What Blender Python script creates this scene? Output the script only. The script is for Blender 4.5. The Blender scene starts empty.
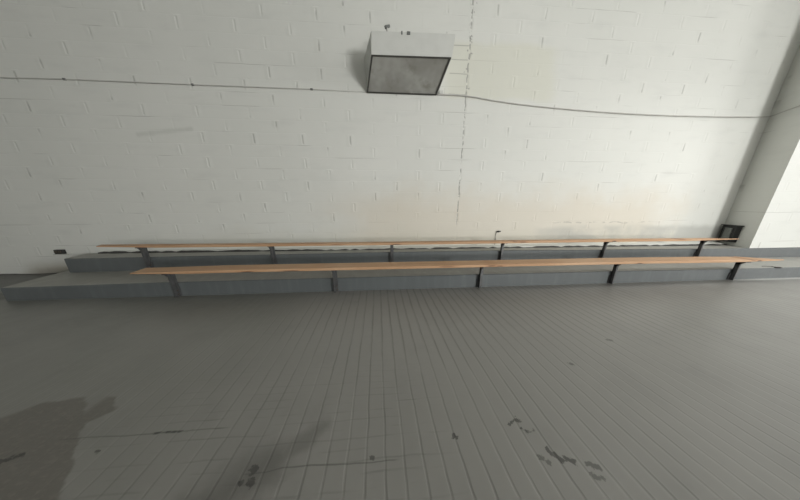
import bpy, bmesh, math, random
from mathutils import Vector, Matrix
sc = bpy.context.scene
C = sc.collection
R = math.radians
# ------------------------------------------------------------------ camera
PITCH, YAW, EYE = R(14.2), R(3.81), 1.4
cam_d = bpy.data.cameras.new('camera'); cam = bpy.data.objects.new('camera', cam_d); C.objects.link(cam)
cam_d.sensor_width = 36.0; cam_d.lens = 190.0/800.0*36.0; cam_d.clip_start = 0.02
cam.location = (0, 0, EYE); cam.rotation_euler = (R(90)-PITCH, 0, -YAW)
sc.camera = cam
# ------------------------------------------------------------------ light
w = bpy.data.worlds.new('overcast'); sc.world = w; w.use_nodes = True
bg = w.node_tree.nodes['Background']; bg.inputs[1].default_value = 0.98
_tc = w.node_tree.nodes.new('ShaderNodeTexCoord'); _sp = w.node_tree.nodes.new('ShaderNodeSeparateXYZ'); _rp = w.node_tree.nodes.new('ShaderNodeValToRGB')
w.node_tree.links.new(_tc.outputs['Generated'], _sp.inputs[0]); w.node_tree.links.new(_sp.outputs[2], _rp.inputs[0]); w.node_tree.links.new(_rp.outputs[0], bg.inputs[0])
_rp.color_ramp.elements[0].color = (0.62, 0.62, 0.59, 1); _rp.color_ramp.elements[1].color = (1.5, 1.5, 1.45, 1)
def area(name, loc, target, sx, sy, power, col):
    d = bpy.data.lights.new(name, 'AREA'); d.shape = 'RECTANGLE'; d.size = sx; d.size_y = sy; d.energy = power; d.color = col
    o = bpy.data.objects.new(name, d); C.objects.link(o); o.location = loc
    o.rotation_euler = (Vector(target)-Vector(loc)).to_track_quat('-Z', 'Y').to_euler(); return o
# daylight coming in through the wide open bay on the right
area('bay_daylight', (22.0, -4.6, 3.4), (2, 3.4, 1.4), 4.0, 3.6, 700, (1.0, 0.985, 0.95))
# added fill light from behind the camera, no such source known
area('front_fill', (8.2, -7.6, 1.7), (-4.0, 4.0, 1.1), 2.6, 2.0, 900, (1.0, 0.99, 0.96))
# added overhead fill without a fixture, lifts the treads and right floor
lamp = area('overhead_fill', (6.6, 2.3, 5.2), (6.6, 2.4, 0), 5.0, 0.8, 36, (1.0, 0.985, 0.95)); lamp.data.spread = R(95)
sc.view_settings.view_transform = 'Standard'; sc.view_settings.look = 'None'
sc.view_settings.exposure = 0.0; sc.view_settings.gamma = 1.0; sc.view_settings.use_curve_mapping = False

# ------------------------------------------------------------------ node helpers
class N:
    """a float socket with arithmetic"""
    def __init__(s, t, k): s.t, s.k = t, k
    def m(s, op, *a):
        n = s.t.nodes.new('ShaderNodeMath'); n.operation = op
        for i, v in enumerate((s,)+a):
            if isinstance(v, N): s.t.links.new(v.k, n.inputs[i])
            else: n.inputs[i].default_value = v
        return N(s.t, n.outputs[0])
    def __add__(s, o): return s.m('ADD', o)
    __radd__ = __add__
    def __sub__(s, o): return s.m('SUBTRACT', o)
    def __rsub__(s, o): return (s*-1.0)+o
    def __mul__(s, o): return s.m('MULTIPLY', o)
    __rmul__ = __mul__
    def __truediv__(s, o): return s.m('DIVIDE', o)
    def floor(s): return s.m('FLOOR')
    def fract(s): return s.m('FRACT')
    def abs(s): return s.m('ABSOLUTE')
    def min(s, o): return s.m('MINIMUM', o)
    def max(s, o): return s.m('MAXIMUM', o)
    def sqrt(s): return s.m('SQRT')
    def step(s, a, b):      # smooth 0..1 from a to b (a may exceed b)
        n = s.t.nodes.new('ShaderNodeMapRange'); n.interpolation_type = 'SMOOTHSTEP'; n.clamp = True
        lo, hi = (a, b) if a < b else (b, a)
        s.t.links.new(s.k, n.inputs[0]); n.inputs[1].default_value = lo; n.inputs[2].default_value = hi
        n.inputs[3].default_value, n.inputs[4].default_value = (0, 1) if a < b else (1, 0)
        return N(s.t, n.outputs[0])
class Mat:
    def __init__(s, name, col, rough=0.6, metal=0.0, spec=0.5):
        s.m = bpy.data.materials.new(name); s.m.use_nodes = True; s.t = s.m.node_tree
        s.b = s.t.nodes['Principled BSDF']
        s.b.inputs['Base Color'].default_value = (*col, 1); s.b.inputs['Roughness'].default_value = rough
        s.b.inputs['Metallic'].default_value = metal; s.b.inputs['Specular IOR Level'].default_value = spec
        s.col = None; s.base = col
    def pos(s):
        if not hasattr(s, 'tc'):
            s.tc = s.t.nodes.new('ShaderNodeTexCoord'); sep = s.t.nodes.new('ShaderNodeSeparateXYZ')
            s.t.links.new(s.tc.outputs['Object'], sep.inputs[0]); s.xyz = [N(s.t, o) for o in sep.outputs]
        return s.xyz
    def vec(s, x, y, z):
        n = s.t.nodes.new('ShaderNodeCombineXYZ')
        for i, v in enumerate((x, y, z)):
            if isinstance(v, N): s.t.links.new(v.k, n.inputs[i])
            else: n.inputs[i].default_value = v
        return n.outputs[0]
    def noise(s, scale, detail=3, rough=0.55, sx=1, sy=1, sz=1, off=0.0):
        x, y, z = s.pos(); n = s.t.nodes.new('ShaderNodeTexNoise')
        s.t.links.new(s.vec(x*sx+off, y*sy+off*0.7, z*sz+off*0.3), n.inputs['Vector'])
        n.inputs['Scale'].default_value = scale; n.inputs['Detail'].default_value = detail; n.inputs['Roughness'].default_value = rough
        return N(s.t, n.outputs[0])
    def mix(s, fac, col):
        if s.col is None:
            n0 = s.t.nodes.new('ShaderNodeRGB'); n0.outputs[0].default_value = (*s.base, 1); s.col = n0.outputs[0]
        n = s.t.nodes.new('ShaderNodeMix'); n.data_type = 'RGBA'
        if isinstance(fac, N): s.t.links.new(fac.k, n.inputs[0])
        else: n.inputs[0].default_value = fac
        s.t.links.new(s.col, n.inputs[6])
        n.inputs[7].default_value = (*col, 1)
        s.col = n.outputs[2]
    def done(s, bump=None, dist=0.004, strength=1.0, rough=None):
        if s.col is not None: s.t.links.new(s.col, s.b.inputs['Base Color'])
        if bump is not None:
            n = s.t.nodes.new('ShaderNodeBump'); n.inputs['Strength'].default_value = strength; n.inputs['Distance'].default_value = dist
            s.t.links.new(bump.k, n.inputs['Height']); s.t.links.new(n.outputs[0], s.b.inputs['Normal'])
        if rough is not None: s.t.links.new(rough.k, s.b.inputs['Roughness'])
        return s.m
def seg(px, py, ax, ay, bx, by):
    """distance from (px,py) to a segment"""
    dx, dy = bx-ax, by-ay; L = dx*dx+dy*dy
    t = (((px-ax)*dx+(py-ay)*dy)/L).max(0.0).min(1.0)
    ex, ey = px-ax-t*dx, py-ay-t*dy
    return (ex*ex+ey*ey).sqrt()
def half(px, py, a, b):
    """signed distance to the left of the line a->b"""
    dx, dy = b[0]-a[0], b[1]-a[1]; L = math.hypot(dx, dy)
    return (px-a[0])*(-dy/L)+(py-a[1])*(dx/L)

# ------------------------------------------------------------------ materials
def block_wall(name, axis, full):
    M = Mat(name, (0.64, 0.65, 0.62), 0.62, spec=0.35)
    x, y, z = M.pos(); u0 = x if axis == 0 else y
    wob = (M.noise(1.7, 2)-0.5)*0.03
    u = u0+wob; v = z+(M.noise(2.3, 2, off=3)-0.5)*0.02
    k = (v-3.86)/0.2055; row = k.floor(); fv = k.fract()
    odd = (row*0.5).fract()*2.0
    fu = ((u-0.64)/0.873+odd*0.5).fract()
    du = (0.5-(fu-0.5).abs())*0.873            # distance to a head joint
    dv = (0.5-(fv-0.5).abs())*0.2055           # distance to a bed joint
    patch = M.noise(1.1, 3, off=11).step(0.36, 0.62)
    each = M.noise(0.9, 0, sx=1.2, sz=5.0, off=23).step(0.38, 0.58)
    head = du.step(0.024, 0.004)*dv.step(0.012, 0.04)
    bed = dv.step(0.012, 0.002)
    fine = M.noise(55, 3); mid = M.noise(6, 4, off=5)
    h = head*(-1.0)*(each*0.75+0.25)+bed*(-0.22)*(patch*0.8+0.2)+fine*0.10+mid*0.25+du.step(0.09, 0.02)*each*0.55
    # brushed, uneven paint
    M.mix(M.noise(0.5, 4, off=31).step(0.35, 0.7)*0.5, (0.69, 0.695, 0.665))
    M.mix(M.noise(1.5, 4, sz=4, off=41).step(0.5, 0.8)*0.35, (0.54, 0.55, 0.53))
    M.mix(head*each*M.noise(2.2, 2, off=47).step(0.5, 0.62)*0.55, (0.33, 0.33, 0.315))
    M.mix(dv.step(0.007, 0.002)*M.noise(0.8, 2, sz=6, off=53).step(0.56, 0.66)*0.6, (0.36, 0.36, 0.34))
    if full:
        n1 = M.noise(1.3, 4, off=61); edge = (n1-0.5)*1.1
        # yellow-brown old damp along the lower middle of the wall
        damp = (z+edge).step(1.95, 1.15)*(x+edge*2).step(-1.7, 0.2)*(x+edge*2).step(7.4, 5.6)
        M.mix(damp*0.6, (0.60, 0.545, 0.45))
        M.mix((z+edge*0.6).step(1.0, 0.55)*(x+edge).step(-6, -2)*0.35, (0.52, 0.505, 0.43))
        # grey scuffed band just above the benches on the right
        M.mix((z+edge*0.25).step(0.92, 0.80)*(x+edge*2).step(3.0, 4.4)*n1.step(0.3, 0.55)*0.6, (0.37, 0.375, 0.355))
        M.mix((x+edge*1.5).step(-7.4, -6.6)*(x+edge*.6).step(-5.6, -6.0)*(z+edge*.2).step(0.34, 0.08)*0.6, (0.27, 0.235, 0.18))
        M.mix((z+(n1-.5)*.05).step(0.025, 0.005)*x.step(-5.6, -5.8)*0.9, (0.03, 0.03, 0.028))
        # faint scrape line above the grey band
        M.mix((z-0.95+(M.noise(4, 3, off=99)-0.5)*0.10).abs().step(0.02, 0.005)*x.step(3.4, 4.2)*x.step(6.4, 5.6)*M.noise(9, 2, off=101).step(.42, .6)*0.6, (0.33, 0.32, 0.29))
        # greenish-cream repainted area beside the wall light
        M.mix((x+edge*.3).step(1.0, 1.2)*(x+edge*.6).step(3.4, 3.0)*(z+edge*.2).step(3.2, 3.32)*(z+edge*.3).step(4.2, 4.05)*0.55, (0.62, 0.62, 0.53))
        # control joint with crumbling filler
        cx = x-1.498+(M.noise(7, 3, off=71)-0.5)*0.045
        rag = M.noise(13, 2, off=77)
        joint = cx.abs().step(0.020, 0.006)*rag.step(0.40, 0.56)*z.step(0.85, 1.05)
        top = z.step(3.25, 3.3)
        blot = (x-1.50+(M.noise(9, 2, off=81)-0.5)*0.2).abs().step(0.06, 0.02)*M.noise(16, 1, off=85).step(0.58, 0.66)*top
        M.mix(joint*0.75, (0.30, 0.30, 0.285)); M.mix(blot*0.7, (0.27, 0.27, 0.26))
        # beds cut short against the control joint
        for zz in (4.066, 3.86, 3.651, 3.33):
            M.mix((z-zz+(M.noise(5, 2)-0.5)*0.012).abs().step(0.011, 0.003)*x.step(1.15, 1.18)*x.step(1.5, 1.48)*0.6, (0.30, 0.30, 0.28))
        # a smear and a scrape on the left
        d = seg(x, z, -4.35, 2.55, -3.45, 2.66)+(M.noise(6, 3, off=91)-0.5)*0.05
        M.mix(d.step(0.06, 0.0)*0.35, (0.42, 0.43, 0.40))
        h = h-joint*1.2-blot*0.8
    return M.done(h, 0.006, 0.6)
M_WALL = block_wall('painted_block', 0, True)
M_PIL = block_wall('painted_pillar', 0, False)

def floor_mat():
    M = Mat('grey_tile', (0.215, 0.212, 0.199), 0.5, spec=0.8)
    x, y, z = M.pos()
    wob = (M.noise(1.2, 3)-0.5)*0.035
    u = (x+y*0.045+wob+(M.noise(9, 2, off=2)-0.5)*0.012)/0.1075
    du = (0.5-(u.fract()-0.5).abs())*0.1075
    vv = (y+(M.noise(1.6, 3, off=9)-0.5)*0.05)/0.0535
    dv = (0.5-(vv.fract()-0.5).abs())*0.0535
    wear = M.noise(0.9, 3, off=13).step(0.33, 0.62)
    left = x.step(-3.2, -0.3)                         # thick paint hides the joints further left
    gu = du.step(0.010, 0.002)*(left*0.85+0.15)
    gv = dv.step(0.007, 0.001)*(wear*0.6+0.4)*(left*0.5+0.5)*x.step(-2.2, -1.2)*y.step(1.6, 1.0)*M.noise(3, 2, sy=6, off=19).step(0.42, 0.6)*x.step(0.45, 0.1)
    left_tone = (x+(M.noise(1.1, 3, off=95)-0.5)*1.2).step(-0.6, -2.2)
    M.mix(left_tone*0.75, (0.150, 0.155, 0.138))  # floor colour darker and greener towards the left
    tone = M.noise(14, 1, sx=0.7, sy=1.4, off=21)
    M.mix(M.noise(0.55, 4, off=25).step(0.35, 0.68)*0.6, (0.26, 0.255, 0.24))
    M.mix(M.noise(2.6, 4, off=29).step(0.52, 0.75)*0.35, (0.165, 0.165, 0.155))
    M.mix(tone.step(0.42, 0.7)*0.25, (0.225, 0.22, 0.208))
    M.mix(gu*M.noise(4, 2, sy=0.6, off=33).step(0.33, 0.6)*0.55, (0.125, 0.122, 0.115))
    M.mix(du.step(0.024, 0.012)*du.step(0.006, 0.012)*wear*0.3, (0.29, 0.29, 0.27))
    M.mix(du.step(0.019, 0.008)*y.step(1.1, 2.0)*x.step(-1.6, 0.6)*0.42, (0.12, 0.117, 0.11))
    M.mix(gv*0.7, (0.12, 0.12, 0.112))
    # bare concrete strip along the foot of the lower step at the right end
    M.mix(y.step(2.80, 2.83)*x.step(6.2, 6.6)*0.8, (0.50, 0.50, 0.48))
    n1 = M.noise(7, 4, off=37); e = (n1-0.5)
    # brown worn patch at the near left
    ex, ey = x+e*0.10, y+e*0.07
    P = [(-2.239, 1.25), (-2.50, 1.225), (-3.3, 0.62)]
    A = half(ex, ey, P[0], P[1]).step(-0.012, 0.012)*half(ex, ey, (-2.486, 1.235), (-2.66, 1.06)).step(-0.02, 0.02)
    A = A*half(ex, ey, (-1.54, 0.68), (-1.885, 0.955)).step(-0.012, 0.012)*half(ex, ey, (-1.885, 0.955), (-1.99, 1.05)).step(-0.012, 0.012)
    A = A*(half(ex, ey, (-1.99, 1.05), (-2.02, 1.5)).step(-0.012, 0.012).max(y.step(1.06, 1.03)))
    B = half(ex, ey, (-2.0, 1.045), (-1.90, 1.135)).step(-0.01, 0.01)*half(ex, ey, (-1.90, 1.135), (-2.02, 1.235)).step(-0.012, 0.012)*half(ex, ey, (-2.02, 1.235), (-2.4, 1.26)).step(-0.012, 0.012)*x.step(-2.15, -2.05)
    worn = A.max(B)
    M.mix(worn*0.72, (0.105, 0.095, 0.082)); M.mix(worn*M.noise(24, 4, sy=2).step(0.48, 0.7)*0.5, (0.19, 0.175, 0.155))
    # dark grease trail in the middle foreground
    sm = (seg(x, y, -0.98, 0.60, -0.66, 0.76)+e*0.16).step(0.17, 0.0).max((seg(x, y, -0.66, 0.76, -0.42, 0.94)+e*0.14).step(0.075, 0.0)*0.75)
    M.mix(sm*0.62, (0.075, 0.072, 0.066))
    # hairline crack across the tiles
    wy = y+(M.noise(3.5, 2, off=51)-0.5)*0.03
    ck = (wy-0.968).abs().step(0.006, 0.001)*x.step(-2.05, -1.95)*x.step(-1.02, -1.1)
    M.mix(ck*0.5, (0.07, 0.07, 0.065))
    ck2 = (wy-0.968).abs().step(0.010, 0.004)*x.step(-1.50, -1.46)*x.step(-1.24, -1.28)*M.noise(18, 1).step(0.38, 0.5)
    M.mix(ck2*0.9, (0.03, 0.03, 0.028))
    ck3 = (y-0.745+(M.noise(4, 2, off=57)-0.5)*0.05).abs().step(0.005, 0.001)*x.step(-0.8, -0.75)*x.step(0.06, 0.0)
    M.mix(ck3*0.6, (0.06, 0.06, 0.056))
    # shade beyond the left end of the steps, painted dark into the floor
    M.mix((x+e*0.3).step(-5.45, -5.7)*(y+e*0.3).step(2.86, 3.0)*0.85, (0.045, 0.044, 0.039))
    # tar spots
    tar = None; n2 = M.noise(46, 4, rough=0.65, off=63); e2 = (n2-0.5)*0.06
    for ax, ay, bx, by, r, k in [(0.775, 0.872, 0.835, 0.895, 0.010, 1), (0.83, 0.893, 0.845, 0.884, 0.012, 1), (0.83, 0.845, 0.86, 0.818, 0.005, 1), (0.86, 0.818, 0.90, 0.824, 0.004, .8),
                              (0.915, 0.725, 0.935, 0.70, 0.013, 1), (0.935, 0.70, 0.95, 0.68, 0.011, 1), (0.985, 0.685, 1.015, 0.668, 0.012, 1), (0.84, 0.70, 0.875, 0.675, 0.010, .7),
                              (1.08, 0.66, 1.125, 0.64, 0.012, .8), (1.06, 0.61, 1.10, 0.60, 0.011, .7), (0.385, 0.832, 0.405, 0.826, 0.012, 1), (-0.75, 0.755, -0.735, 0.75, 0.018, .9),
                              (-0.73, 0.705, -0.71, 0.70, 0.013, .9), (-0.78, 0.705, -0.77, 0.70, 0.008, .9), (-1.70, 0.897, -1.685, 0.895, 0.010, 1), (-2.20, 0.875, -2.10, 0.905, 0.012, 1), (-0.11, 0.765, -0.10, 0.76, 0.008, .8),
                              (1.60, 1.29, 1.62, 1.285, 0.012, .8), (2.28, 1.55, 2.32, 1.54, 0.014, .7)]:
        s = (seg(x, y, ax, ay, bx, by)+e2).step(r+0.004, r-0.004)*k
        tar = s if tar is None else tar.max(s)
    M.mix(tar*0.85, (0.028, 0.027, 0.025))
    h = gu*(-0.8)+gv*(-0.45)+M.noise(28, 3)*0.14+M.noise(3, 3, off=83)*0.5-worn*0.8+worn*M.noise(30, 4)*0.9
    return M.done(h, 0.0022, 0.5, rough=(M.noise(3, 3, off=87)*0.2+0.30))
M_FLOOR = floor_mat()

def step_mat(name, col):
    M = Mat(name, col, 0.5, spec=0.4)
    q = lambda k: tuple(c*k for c in col)
    x, y, z = M.pos()
    M.mix(M.noise(5, 3, sx=2.2, sz=0.25, off=3).step(0.45, 0.72)*0.5, q(1.3))
    M.mix(M.noise(1.2, 4, off=7).step(0.4, 0.7)*0.4, q(0.85))
    M.mix(M.noise(9, 3, off=17).step(0.68, 0.76)*0.35, q(1.7))
    return M.done(M.noise(20, 4, sx=.5)*0.6+M.noise(3, 3, off=9)*0.8, 0.006, 0.6)
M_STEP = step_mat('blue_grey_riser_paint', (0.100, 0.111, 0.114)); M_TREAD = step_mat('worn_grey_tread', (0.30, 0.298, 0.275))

def wood_mat(name, knots, yf):
    M = Mat(name, (0.47, 0.29, 0.17), 0.55, spec=0.3)
    x, y, z = M.pos()
    g = M.noise(9, 4, sx=0.10, sy=3.2, sz=3.2, off=5)
    M.mix(g.step(0.40, 0.66)*0.75, (0.38, 0.225, 0.125))
    M.mix(M.noise(30, 3, sx=0.05, sy=2.5, sz=2.5, off=8).step(0.5, 0.75)*0.5, (0.54, 0.37, 0.24))
    M.mix(M.noise(0.9, 3, off=12).step(0.42, 0.66)*0.45, (0.53, 0.365, 0.24))
    for kx, kz, rx, rz, dk in knots:
        d = (((x-kx)/rx)*((x-kx)/rx)+((z-kz)/rz)*((z-kz)/rz)).sqrt()+(M.noise(14, 2, off=kx)-0.5)*0.5
        M.mix(d.step(2.6, 0.9)*0.35, (0.33, 0.16, 0.075))
        M.mix(d.step(1.1, 0.7)*dk, (0.055, 0.028, 0.016))
    return M.done(g*0.6, 0.003, 0.5)
M_WOODF = wood_mat('pine_plank', [(-3.28, -.036, .06, .012, .9), (-2.03, -.028, .10, .012, .95), (-1.42, -.024, .14, .008, .75), (1.62, -.014, .07, .016, .5), (1.75, -.02, .06, .01, .5), (4.15, -.036, .06, .012, .95), (6.42, -.034, .05, .014, .9), (6.3, -.02, .05, .01, .4), (0.9, -.01, .12, .01, .4)], 2.72)
M_WOODR = wood_mat('pine_plank_weathered', [(0.16, -.036, .08, .012, .9), (2.55, -.02, .07, .014, .5), (2.4, -.01, .05, .01, .4), (4.42, -.032, .05, .014, .9), (-.9, -.02, .1, .008, .4), (5.9, -.012, .08, .01, .4), (6.8, -.01, .06, .01, .4)], 3.35)
def plain(name, col, rough, metal=0.0, spec=0.5, amp=0.25, sc_=6):
    M = Mat(name, col, rough, metal, spec)
    M.mix(M.noise(sc_, 3).step(0.35, 0.7)*amp, tuple(c*0.6 for c in col))
    return M.done(M.noise(sc_*6, 2)*0.3, 0.002, 0.4)
M_HOUSING = plain('white_enamel', (0.56, 0.57, 0.545), 0.5, amp=0.12)
M_RIM = plain('dark_rim', (0.05, 0.05, 0.045), 0.5)
M_STEEL = plain('grey_steel', (0.095, 0.097, 0.099), 0.40, 0.25, amp=0.6, sc_=14)
M_BOLT = plain('rusty_bolt', (0.10, 0.085, 0.07), 0.6, 0.4)
M_CONDUIT = plain('painted_conduit', (0.50, 0.50, 0.475), 0.6, amp=0.3)
M_CABLE = plain('pale_cable', (0.47, 0.465, 0.44), 0.55, amp=0.3)
M_BLACK = plain('black_plastic', (0.022, 0.023, 0.022), 0.6)
M_PLATE = plain('grey_plate', (0.17, 0.18, 0.17), 0.5, amp=0.6, sc_=12)
M_GAP = plain('dark_gap', (0.035, 0.034, 0.032), 0.7)
M_TWIG = plain('dark_twig', (0.03, 0.027, 0.024), 0.8)
def lens_mat():
    M = Mat('mottled_glass', (0.27, 0.27, 0.25), 0.2, spec=0.6)
    M.mix(M.noise(1.6, 3, sx=1.2, sz=.8, off=4).step(0.42, 0.66)*0.7, (0.42, 0.425, 0.405))  # pale patches stand in for reflections in the glass
    M.mix(M.noise(3.2, 4, off=14).step(0.5, 0.72)*0.6, (0.16, 0.152, 0.122))
    return M.done()
M_LENS = lens_mat()

# ------------------------------------------------------------------ mesh helpers
def link(name, bm, mat, parent=None, smooth=False):
    bmesh.ops.recalc_face_normals(bm, faces=bm.faces)
    me = bpy.data.meshes.new(name); bm.to_mesh(me); bm.free()
    if smooth:
        for p in me.polygons: p.use_smooth = True
    me.materials.append(mat)
    o = bpy.data.objects.new(name, me); C.objects.link(o)
    if parent is not None: o.parent = parent
    return o
def prism(bm, foot, z0, z1):
    a = [bm.verts.new((p[0], p[1], z0)) for p in foot]; b = [bm.verts.new((p[0], p[1], z1)) for p in foot]
    n = len(foot); bm.faces.new(a); bm.faces.new(b)
    for i in range(n): bm.faces.new((a[i], a[(i+1) % n], b[(i+1) % n], b[i]))
def box(bm, x0, x1, y0, y1, z0, z1): prism(bm, [(x0, y0), (x1, y0), (x1, y1), (x0, y1)], z0, z1)
def hexa(bm, P):
    v = [bm.verts.new(p) for p in P]
    for f in ((0, 1, 2, 3), (4, 5, 6, 7), (0, 1, 5, 4), (1, 2, 6, 5), (2, 3, 7, 6), (3, 0, 4, 7)): bm.faces.new([v[i] for i in f])
def bevel(bm, off, seg=2):
    bmesh.ops.bevel(bm, geom=list(bm.edges), offset=off, segments=seg, affect='EDGES', profile=0.6)
def tube(bm, pts, r, n=8, cap=True):
    pts = [Vector(p) for p in pts]; rings = []
    rr = r if isinstance(r, (list, tuple)) else [r]*len(pts)
    for i, p in enumerate(pts):
        t = (pts[min(i+1, len(pts)-1)]-pts[max(i-1, 0)]).normalized()
        a = t.cross(Vector((0, 0, 1)))
        if a.length < 1e-3: a = t.cross(Vector((1, 0, 0)))
        a.normalize(); b = a.cross(t)
        rings.append([bm.verts.new(p+rr[i]*(a*math.cos(2*math.pi*k/n)+b*math.sin(2*math.pi*k/n))) for k in range(n)])
    for A, B in zip(rings, rings[1:]):
        for k in range(n): bm.faces.new((A[k], A[(k+1) % n], B[(k+1) % n], B[k]))
    if cap: bm.faces.new(rings[0]); bm.faces.new(rings[-1])
def empty(name, loc):
    o = bpy.data.objects.new(name, None); C.objects.link(o); o.location = loc; o.empty_display_size = 0.1; return o
def tag(o, label, cat, group=None):
    o['label'] = label; o['category'] = cat
    if group: o['group'] = group
    return o
def struct(name, bm, mat):
    o = link(name, bm, mat); o['kind'] = 'structure'; return o
def interp(T, x):
    if x <= T[0][0]: return T[0][1]
    for (a, u), (b, v) in zip(T, T[1:]):
        if x <= b: t = (x-a)/(b-a); t = t*t*(3-2*t); return u+(v-u)*t
    return T[-1][1]

# ------------------------------------------------------------------ setting
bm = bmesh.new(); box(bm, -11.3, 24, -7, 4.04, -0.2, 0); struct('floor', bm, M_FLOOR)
bm = bmesh.new(); box(bm, -11.3, 17, 4.04, 4.34, -0.2, 6.2); struct('wall_back', bm, M_WALL)
bm = bmesh.new(); box(bm, -11.3, -11, -7, 4.04, 0, 6.2); struct('shade_wall_left', bm, M_PIL)  # unseen wall, added to cut ambient light on the left
bm = bmesh.new(); box(bm, -11.3, 9.2, -7, 4.04, 5.3, 5.5); struct('shade_ceiling', bm, M_PIL)  # unseen slab, added and sized to hold back light from above
bm = bmesh.new(); box(bm, -11.3, -3, -7.3, -7, 0, 6.4); struct('shade_wall_front', bm, M_PIL)  # unseen wall, added to block light from the front left
PB = 0.424
bm = bmesh.new(); prism(bm, [(7.85, 3.505), (10.9, 3.505), (10.9, 4.04), (8.07, 4.04)], PB, 6.2); o = struct('wall_right', bm, M_PIL)
o['label'] = 'bright painted block pillar projecting from the wall at the right end of the steps'

# ------------------------------------------------------------------ concrete steps
XS = [-5.55+i*0.35 for i in range(51)]
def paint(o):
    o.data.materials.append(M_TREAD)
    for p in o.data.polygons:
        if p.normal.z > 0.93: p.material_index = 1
def tier(zf, zb, z0, yf, yb, skew):
    """a long cast step whose top dips and bows a little along its length"""
    bm = bmesh.new(); rings = []
    for i, x in enumerate(XS):
        k = skew if i == 0 else skew*max(0, 1-i/6)
        xb = x+(yb-yf)*k
        a, b = interp(zf, x), interp(zb, x)
        c = 0.012
        rings.append([bm.verts.new(p) for p in ((x, yf, z0), (x, yf, a-c), (x+c*k, yf+c, a), (xb, yb, b), (xb, yb, z0))])
    for A, B in zip(rings, rings[1:]):
        for j in range(5): bm.faces.new((A[j], A[(j+1) % 5], B[(j+1) % 5], B[j]))
    bm.faces.new(rings[0]); bm.faces.new(rings[-1]); return bm
root = empty('concrete_steps', (0, 3.45, 0))
tag(root, 'long low two-tier grey painted concrete step platform along the foot of the white block wall', 'steps')
LOW = [(-5.5, .203), (-3, .226), (0, .229), (3.5, .224), (6.4, .208), (12, .196)]
UPF = [(-5.5, .452), (-3, .462), (0, .474), (2.2, .470), (4.3, .448), (7.9, .423), (12, .405)]
UPB = [(-5.5, .425), (-3, .428), (0, .430), (4.3, .425), (7.9, .412), (12, .40)]
o = link('lower_tier', tier(LOW, LOW, 0.0, 2.877, 4.01, -0.28), M_STEP, root); paint(o); o.location = (0, -3.45, 0)
o = link('upper_tier', tier(UPF, UPB, 0.19, 3.50, 3.955, -0.60), M_STEP, root); paint(o); o.location = (0.0, -3.45, 0)

PLF = [(-5.7, 3.985), (-3.5, 3.93), (-0.5, 3.85), (3, 3.84), (8.2, 3.86)]     # face of the low painted plinth behind the tread
bm = bmesh.new(); rings = []
for i in range(70):
    x = -5.66+i*(13.64/69); z = interp(UPB, x); yf = interp(PLF, x)
    rings.append([bm.verts.new(p) for p in ((x, yf, z-0.01), (x, yf, z+0.024), (x, yf+0.012, z+0.034), (x, 4.04, z+0.040), (x, 4.04, z-0.01))])
for A, B in zip(rings, rings[1:]):
    for j in range(5): bm.faces.new((A[j], A[(j+1) % 5], B[(j+1) % 5], B[j]))
bm.faces.new(rings[0]); bm.faces.new(rings[-1]); struct('baseboard_back', bm, M_PIL)
bm = bmesh.new(); rings = []; rnd = random.Random(4)
for i in range(140):
    x = -5.66+i*(13.6/139); z = interp(UPB, x)+0.010; w0 = 0.030+0.026*rnd.random(); yf = interp(PLF, x)
    if rnd.random() < 0.14: w0 *= 0.35
    rings.append([bm.verts.new((x, yf-w0, z-0.004)), bm.verts.new((x, yf-w0*0.5, z+w0*0.3)), bm.verts.new((x, yf+0.004, z+w0*0.5)), bm.verts.new((x, yf+0.004, z-0.03)), bm.verts.new((x, yf-w0, z-0.03))])
for A, B in zip(rings, rings[1:]):
    for j in range(5): bm.faces.new((A[j], A[(j+1) % 5], B[(j+1) % 5], B[j]))
bm.faces.new(rings[0]); bm.faces.new(rings[-1])  # dark strip in place of the shadowed gap at the wall foot
o = link('dark_gap_strip', bm, M_GAP, root); o.location = (0, -3.45, 0); o['label'] = 'dark strip for the shadowed crack along the wall'

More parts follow.
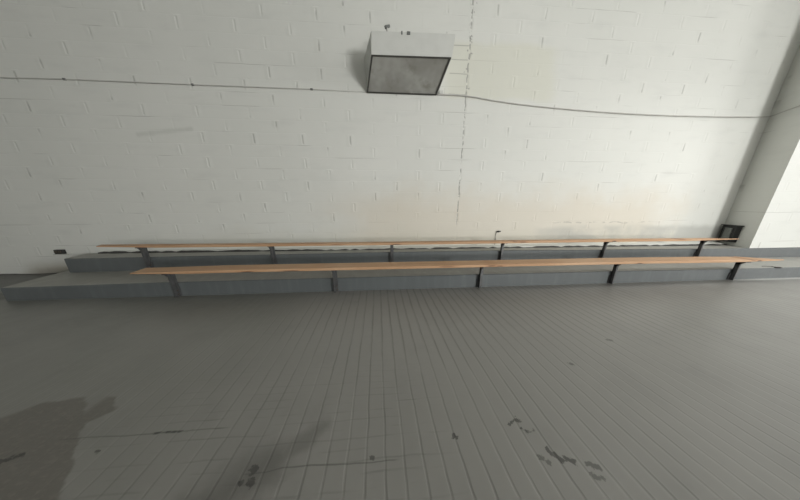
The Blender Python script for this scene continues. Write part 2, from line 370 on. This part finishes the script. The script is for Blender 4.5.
# ------------------------------------------------------------------ benches
def bench(name, label, ypf, ypb, zt, x0, x1, sk0, sk1, mat, posts, riser, zlow, th0=0.042):
    root = empty(name, ((x0+x1)/2, riser, 0)); ox, oy = root.location.x, root.location.y
    tag(root, label, 'bench', 'pine plank benches along the wall')
    bm = bmesh.new(); rings = []; n = 40
    for i in range(n+1):
        t = i/n; x = x0+(x1-x0)*t
        sk = sk0*max(0, 1-t*8)+sk1*max(0, 1-(1-t)*8)
        z = interp(zt, x); xb = x+sk; c = 0.006 if 0 < i < n else 0.003
        tp = 0.34+0.66*min(1, t*n/3.0, (1-t)*n/4.0); th = th0*tp
        rings.append([bm.verts.new(p) for p in ((x, ypf, z-th+c), (x, ypf, z-c), (x, ypf+c, z), (xb, ypb-c, z), (xb, ypb, z-c), (xb, ypb, z-th+c), (xb, ypb-c, z-th), (x, ypf+c, z-th))])
    for A, B in zip(rings, rings[1:]):
        for j in range(8): bm.faces.new((A[j], A[(j+1) % 8], B[(j+1) % 8], B[j]))
    bm.faces.new(rings[0]); bm.faces.new(rings[-1])
    # plank mesh is kept relative to its own top so the grain follows the board
    zm = sum(z for _, z in zt)/len(zt)
    for v in bm.verts: v.co.z -= zm
    p = link('plank', bm, mat, root); p.location = (-ox, -oy, zm)
    for px in posts:
        zu = interp(zt, px)-th0; zb = zlow(px)
        yo = riser-0.002
        # upright: an angle iron bolted to the riser
        bm = bmesh.new(); hw = 0.029
        box(bm, px-hw, px-hw+0.028, yo-0.060, yo-0.010, zb+0.01, zu-0.012)      # web
        box(bm, px-hw, px+hw, yo-0.022, yo-0.010, zb+0.01, zu-0.012)            # flange on the riser
        b = link('bracket', bm, M_STEEL, root); b.location = (-ox, -oy, 0)
        bm = bmesh.new(); hexa(bm, [(px-hw, ypf+0.03, zu-0.012), (px+hw, ypf+0.03, zu-0.012), (px+hw, ypb-0.02, zu-0.012), (px-hw, ypb-0.02, zu-0.012),
                                    (px-hw, ypf+0.03, zu), (px+hw, ypf+0.03, zu), (px+hw, ypb-0.02, zu), (px-hw, ypb-0.02, zu)])
        hexa(bm, [(px-hw, yo-0.055, zu-0.075), (px-hw+0.02, yo-0.055, zu-0.075), (px-hw+0.02, yo-0.022, zu-0.075), (px-hw, yo-0.022, zu-0.075),
                  (px-hw, ypf+0.05, zu-0.012), (px-hw+0.02, ypf+0.05, zu-0.012), (px-hw+0.02, yo-0.022, zu-0.012), (px-hw, yo-0.022, zu-0.012)])
        link('arm', bm, M_STEEL, b)
        bm = bmesh.new(); G = [(px+0.030, zb+0.012), (px-0.050, zb+0.012), (px-0.050, zb+0.11), (px-0.040, zb+0.16), (px+0.030, zb+0.16)]
        A = [bm.verts.new((a, yo-0.014, c)) for a, c in G]; B = [bm.verts.new((a, yo, c)) for a, c in G]; bm.faces.new(A); bm.faces.new(B)
        for j in range(5): bm.faces.new((A[j], A[(j+1) % 5], B[(j+1) % 5], B[j]))
        link('mounting_plate', bm, M_STEEL, b)
        for dz in (0.045, 0.105):
            bm = bmesh.new(); tube(bm, [(px+0.014, yo-0.034, zb+dz), (px+0.014, yo-0.020, zb+dz)], 0.011, 6); link('bolt', bm, M_BOLT, b)
    return root
bench('bench', 'lower pine plank bench on steel brackets fixed to the front of the lower concrete step', 2.72, 2.955,
      [(-3.6, .440), (-2.3, .455), (0, .452), (2, .450), (4, .448), (5.5, .437), (6.7, .424)], -3.58, 6.90, -0.05, -0.50, M_WOODF,
      [-3.187, -0.83, 1.537, 3.921, 6.304], 2.877, lambda x: 0.0)
bench('bench', 'upper weathered pine plank bench on steel brackets fixed to the rear concrete step', 3.35, 3.49,
      [(-4.8, .697), (-2, .688), (0, .683), (4, .681), (7, .671)], -4.76, 7.18, -0.10, -0.60, M_WOODR,
      [-4.196, -2.074, 0.079, 2.241, 4.402, 6.589], 3.5, lambda x: interp(LOW, x), 0.038)

# ------------------------------------------------------------------ wall light
root = empty('wall_light', (0.35, 4.04, 3.3))
tag(root, 'boxy white metal wall light with a slanted dark glass underside high on the block wall', 'wall light')
off = (-0.35, -4.04, -3.3)
Y0, Y1 = 4.04, 3.49
TL, TR = Vector((-.19, Y1, 3.822)), Vector((1.07, Y1, 3.842)); BL, BR = Vector((-.198, Y1, 3.535)), Vector((1.035, Y1, 3.552))
tl, tr = Vector((-.35, Y0, 3.822)), Vector((.93, Y0, 3.842)); bl, br = Vector((-.335, Y0, 3.305)), Vector((.955, Y0, 3.305))
bm = bmesh.new(); hexa(bm, [BL, BR, br, bl, TL, TR, tr, tl]); bevel(bm, 0.006, 2)
o = link('housing', bm, M_HOUSING, root); o.location = off
nrm = (BR-BL).cross(br-BR).normalized()
if nrm.z > 0: nrm = -nrm
def face_pt(u, v, h=0.0): return (BL.lerp(BR, u)).lerp(bl.lerp(br, u), v)+nrm*h
def slab(u0, u1, v0, v1, h0, h1):
    bm = bmesh.new(); hexa(bm, [face_pt(u0, v0, h0), face_pt(u1, v0, h0), face_pt(u1, v1, h0), face_pt(u0, v1, h0), face_pt(u0, v0, h1), face_pt(u1, v0, h1), face_pt(u1, v1, h1), face_pt(u0, v1, h1)])
    return bm
o = link('lens', slab(0.018, 0.965, 0.02, 0.96, 0.0, 0.006), M_LENS, root); o.location = off
for q in ((0.0, 0.985, 0.0, 0.022), (0.0, 0.985, 0.955, 0.985), (0.0, 0.02, 0.022, 0.955), (0.962, 0.985, 0.022, 0.955)):
    o = link('lens_rim', slab(*q, 0.0, 0.016), M_RIM, root); o.location = off
bm = bmesh.new(); tube(bm, [(0.045, 3.56, 3.815), (0.045, 3.56, 3.905)], 0.016, 10); o = link('stem', bm, M_CONDUIT, root, True); o.location = off
bm = bmesh.new(); tube(bm, [(0.01, 3.56, 3.915), (0.03, 3.56, 3.922), (0.085, 3.558, 3.938)], [0.018, 0.022, 0.016], 10); q = link('stem_cap', bm, M_PLATE, o)
for cx, cw in ((0.26, 0.02), (0.36, 0.05)):
    bm = bmesh.new(); box(bm, cx-cw/2, cx+cw/2, Y1-0.010, Y1+0.03, 3.795, 3.834); bevel(bm, 0.003, 1)
    o = link('lid_clip', bm, M_PLATE, root); o.location = off
bm = bmesh.new(); box(bm, 0.985, 1.06, 4.005, 4.04, 3.315, 3.375); bevel(bm, 0.006, 1); o = link('mounting_foot', bm, M_HOUSING, root); o.location = off

# ------------------------------------------------------------------ conduit and cable on the wall
root = empty('conduit', (-5, 4.04, 3.32)); tag(root, 'thin straight painted conduit running left along the wall from the wall light', 'conduit')
pts = [(-10.9, 4.030, 3.327), (-6.1, 4.030, 3.325), (-5.2, 4.030, 3.335), (-3.25, 4.030, 3.325), (-1.29, 4.030, 3.322), (-0.34, 4.030, 3.312)]
bm = bmesh.new(); tube(bm, pts, 0.0085, 8); o = link('pipe', bm, M_CONDUIT, root, True); o.location = (5, -4.04, -3.32)
for cx, cz in ((-5.2, 3.335), (-3.25, 3.325), (-1.29, 3.322)):
    bm = bmesh.new(); box(bm, cx-0.022, cx+0.022, 4.018, 4.039, cz-0.014, cz+0.014); bevel(bm, 0.004, 1)
    o = link('pipe_clip', bm, M_PLATE, root); o.location = (5, -4.04, -3.32)
ctrl = [(0.95, 4.024, 3.310), (1.2, 4.024, 3.312), (1.58, 4.024, 3.297), (2.05, 4.024, 3.245), (2.57, 4.024, 3.198), (3.4, 4.024, 3.152), (4.24, 4.024, 3.118), (5.33, 4.024, 3.096), (6.45, 4.024, 3.098), (7.4, 4.024, 3.112), (7.9, 4.02, 3.125),
        (8.02, 4.0, 3.135), (7.985, 3.90, 3.15), (7.93, 3.78, 3.165), (7.885, 3.66, 3.18), (7.83, 3.53, 3.195), (7.80, 3.47, 3.2), (8.2, 3.475, 3.2), (10.5, 3.48, 3.19)]
def smooth(P, n=6):
    P = [Vector(p) for p in P]; out = []
    for i in range(len(P)-1):
        a, b, c, d = P[max(i-1, 0)], P[i], P[i+1], P[min(i+2, len(P)-1)]
        for k in range(n):
            t = k/n; out.append(0.5*((2*b)+(c-a)*t+(2*a-5*b+4*c-d)*t*t+(3*b-a-3*c+d)*t**3))
    return out+[P[-1]]
bm = bmesh.new(); tube(bm, smooth(ctrl), 0.011, 8); o = link('cable', bm, M_CABLE, None, True)
tag(o, 'pale loose cable sagging along the wall from the wall light to the pillar', 'cable')

# ------------------------------------------------------------------ small fittings
# black box in the corner, on the shaded side of the pillar
root = empty('junction_box', (7.98, 3.79, 0.7)); tag(root, 'small black junction box with a grey cover low in the corner beside the pillar', 'junction box')
A, B = Vector((8.05, 3.985, 0)), Vector((7.905, 3.635, 0)); d = (B-A).normalized(); nn = Vector((-1, 0.0, 0)); nn = (nn-d*nn.dot(d)).normalized()
def sidebox(u0, u1, h0, h1, z0, z1):
    bm = bmesh.new(); L = (B-A).length
    P = [A+d*L*u+nn*h for u, h in ((u0, h0), (u1, h0), (u1, h1), (u0, h1))]
    prism(bm, [(p.x, p.y) for p in P], z0, z1); bevel(bm, 0.006, 1); return bm
ofs = (-7.98, -3.79, -0.7)
o = link('case', sidebox(0.04, 0.74, 0.002, 0.085, 0.50, 0.875), M_BLACK, root); o.location = ofs
o = link('cover', sidebox(0.22, 0.58, 0.085, 0.10, 0.53, 0.82), M_PLATE, root); o.location = ofs
o = link('hood', sidebox(0.0, 0.80, 0.002, 0.115, 0.862, 0.885), M_BLACK, root); o.location = ofs
# dark little box low on the wall at the left
root = empty('outlet_box', (-6.37, 4.04, 0.45)); tag(root, 'tiny dark metal outlet box low on the wall beyond the left end of the steps', 'outlet box')
bm = bmesh.new(); box(bm, -6.455, -6.30, 3.995, 4.04, 0.415, 0.50); bevel(bm, 0.006, 1); o = link('case', bm, M_BLACK, root); o.location = (6.37, -4.04, -0.45)
for cx in (-6.415, -6.345):
    bm = bmesh.new(); box(bm, cx-0.022, cx+0.022, 3.985, 3.997, 0.435, 0.485); o = link('cover', bm, M_BOLT, root); o.location = (6.37, -4.04, -0.45)
bm = bmesh.new(); box(bm, -6.47, -6.22, 3.985, 4.04, 0.402, 0.415); o = link('ledge', bm, M_CONDUIT, root); o.location = (6.37, -4.04, -0.45)
# wire hook in the wall above the rear bench
root = empty('wall_hook', (2.44, 4.04, 0.76)); tag(root, 'small dark hook with a hanging wire on the wall just above the upper bench', 'hook')
bm = bmesh.new(); tube(bm, [(2.41, 4.025, 0.758), (2.45, 4.01, 0.765), (2.50, 4.02, 0.772)], [0.012, 0.02, 0.01], 8); o = link('peg', bm, M_BLACK, root); o.location = (-2.44, -4.04, -0.76)
bm = bmesh.new(); tube(bm, [(2.41, 4.025, 0.752), (2.40, 4.028, 0.70), (2.405, 4.028, 0.60), (2.405, 4.028, 0.47)], 0.006, 6); o = link('wire', bm, M_PLATE, root); o.location = (-2.44, -4.04, -0.76)
# twig on the lower step
zt = 0.207
bm = bmesh.new(); tube(bm, smooth([(7.10, 2.965, zt+.006), (7.17, 2.945, zt+.012), (7.20, 2.915, zt+.016), (7.21, 2.888, zt+.012), (7.25, 2.877, zt+.008), (7.33, 2.872, zt+.004)], 4), [0.004]*8+[0.006]*4+[0.011]*4+[0.014]*3+[0.006]*2, 7)
o = link('twig', bm, M_TWIG, None, True); tag(o, 'dark dry twig lying on the lower step past the pointed end of the bench', 'twig')
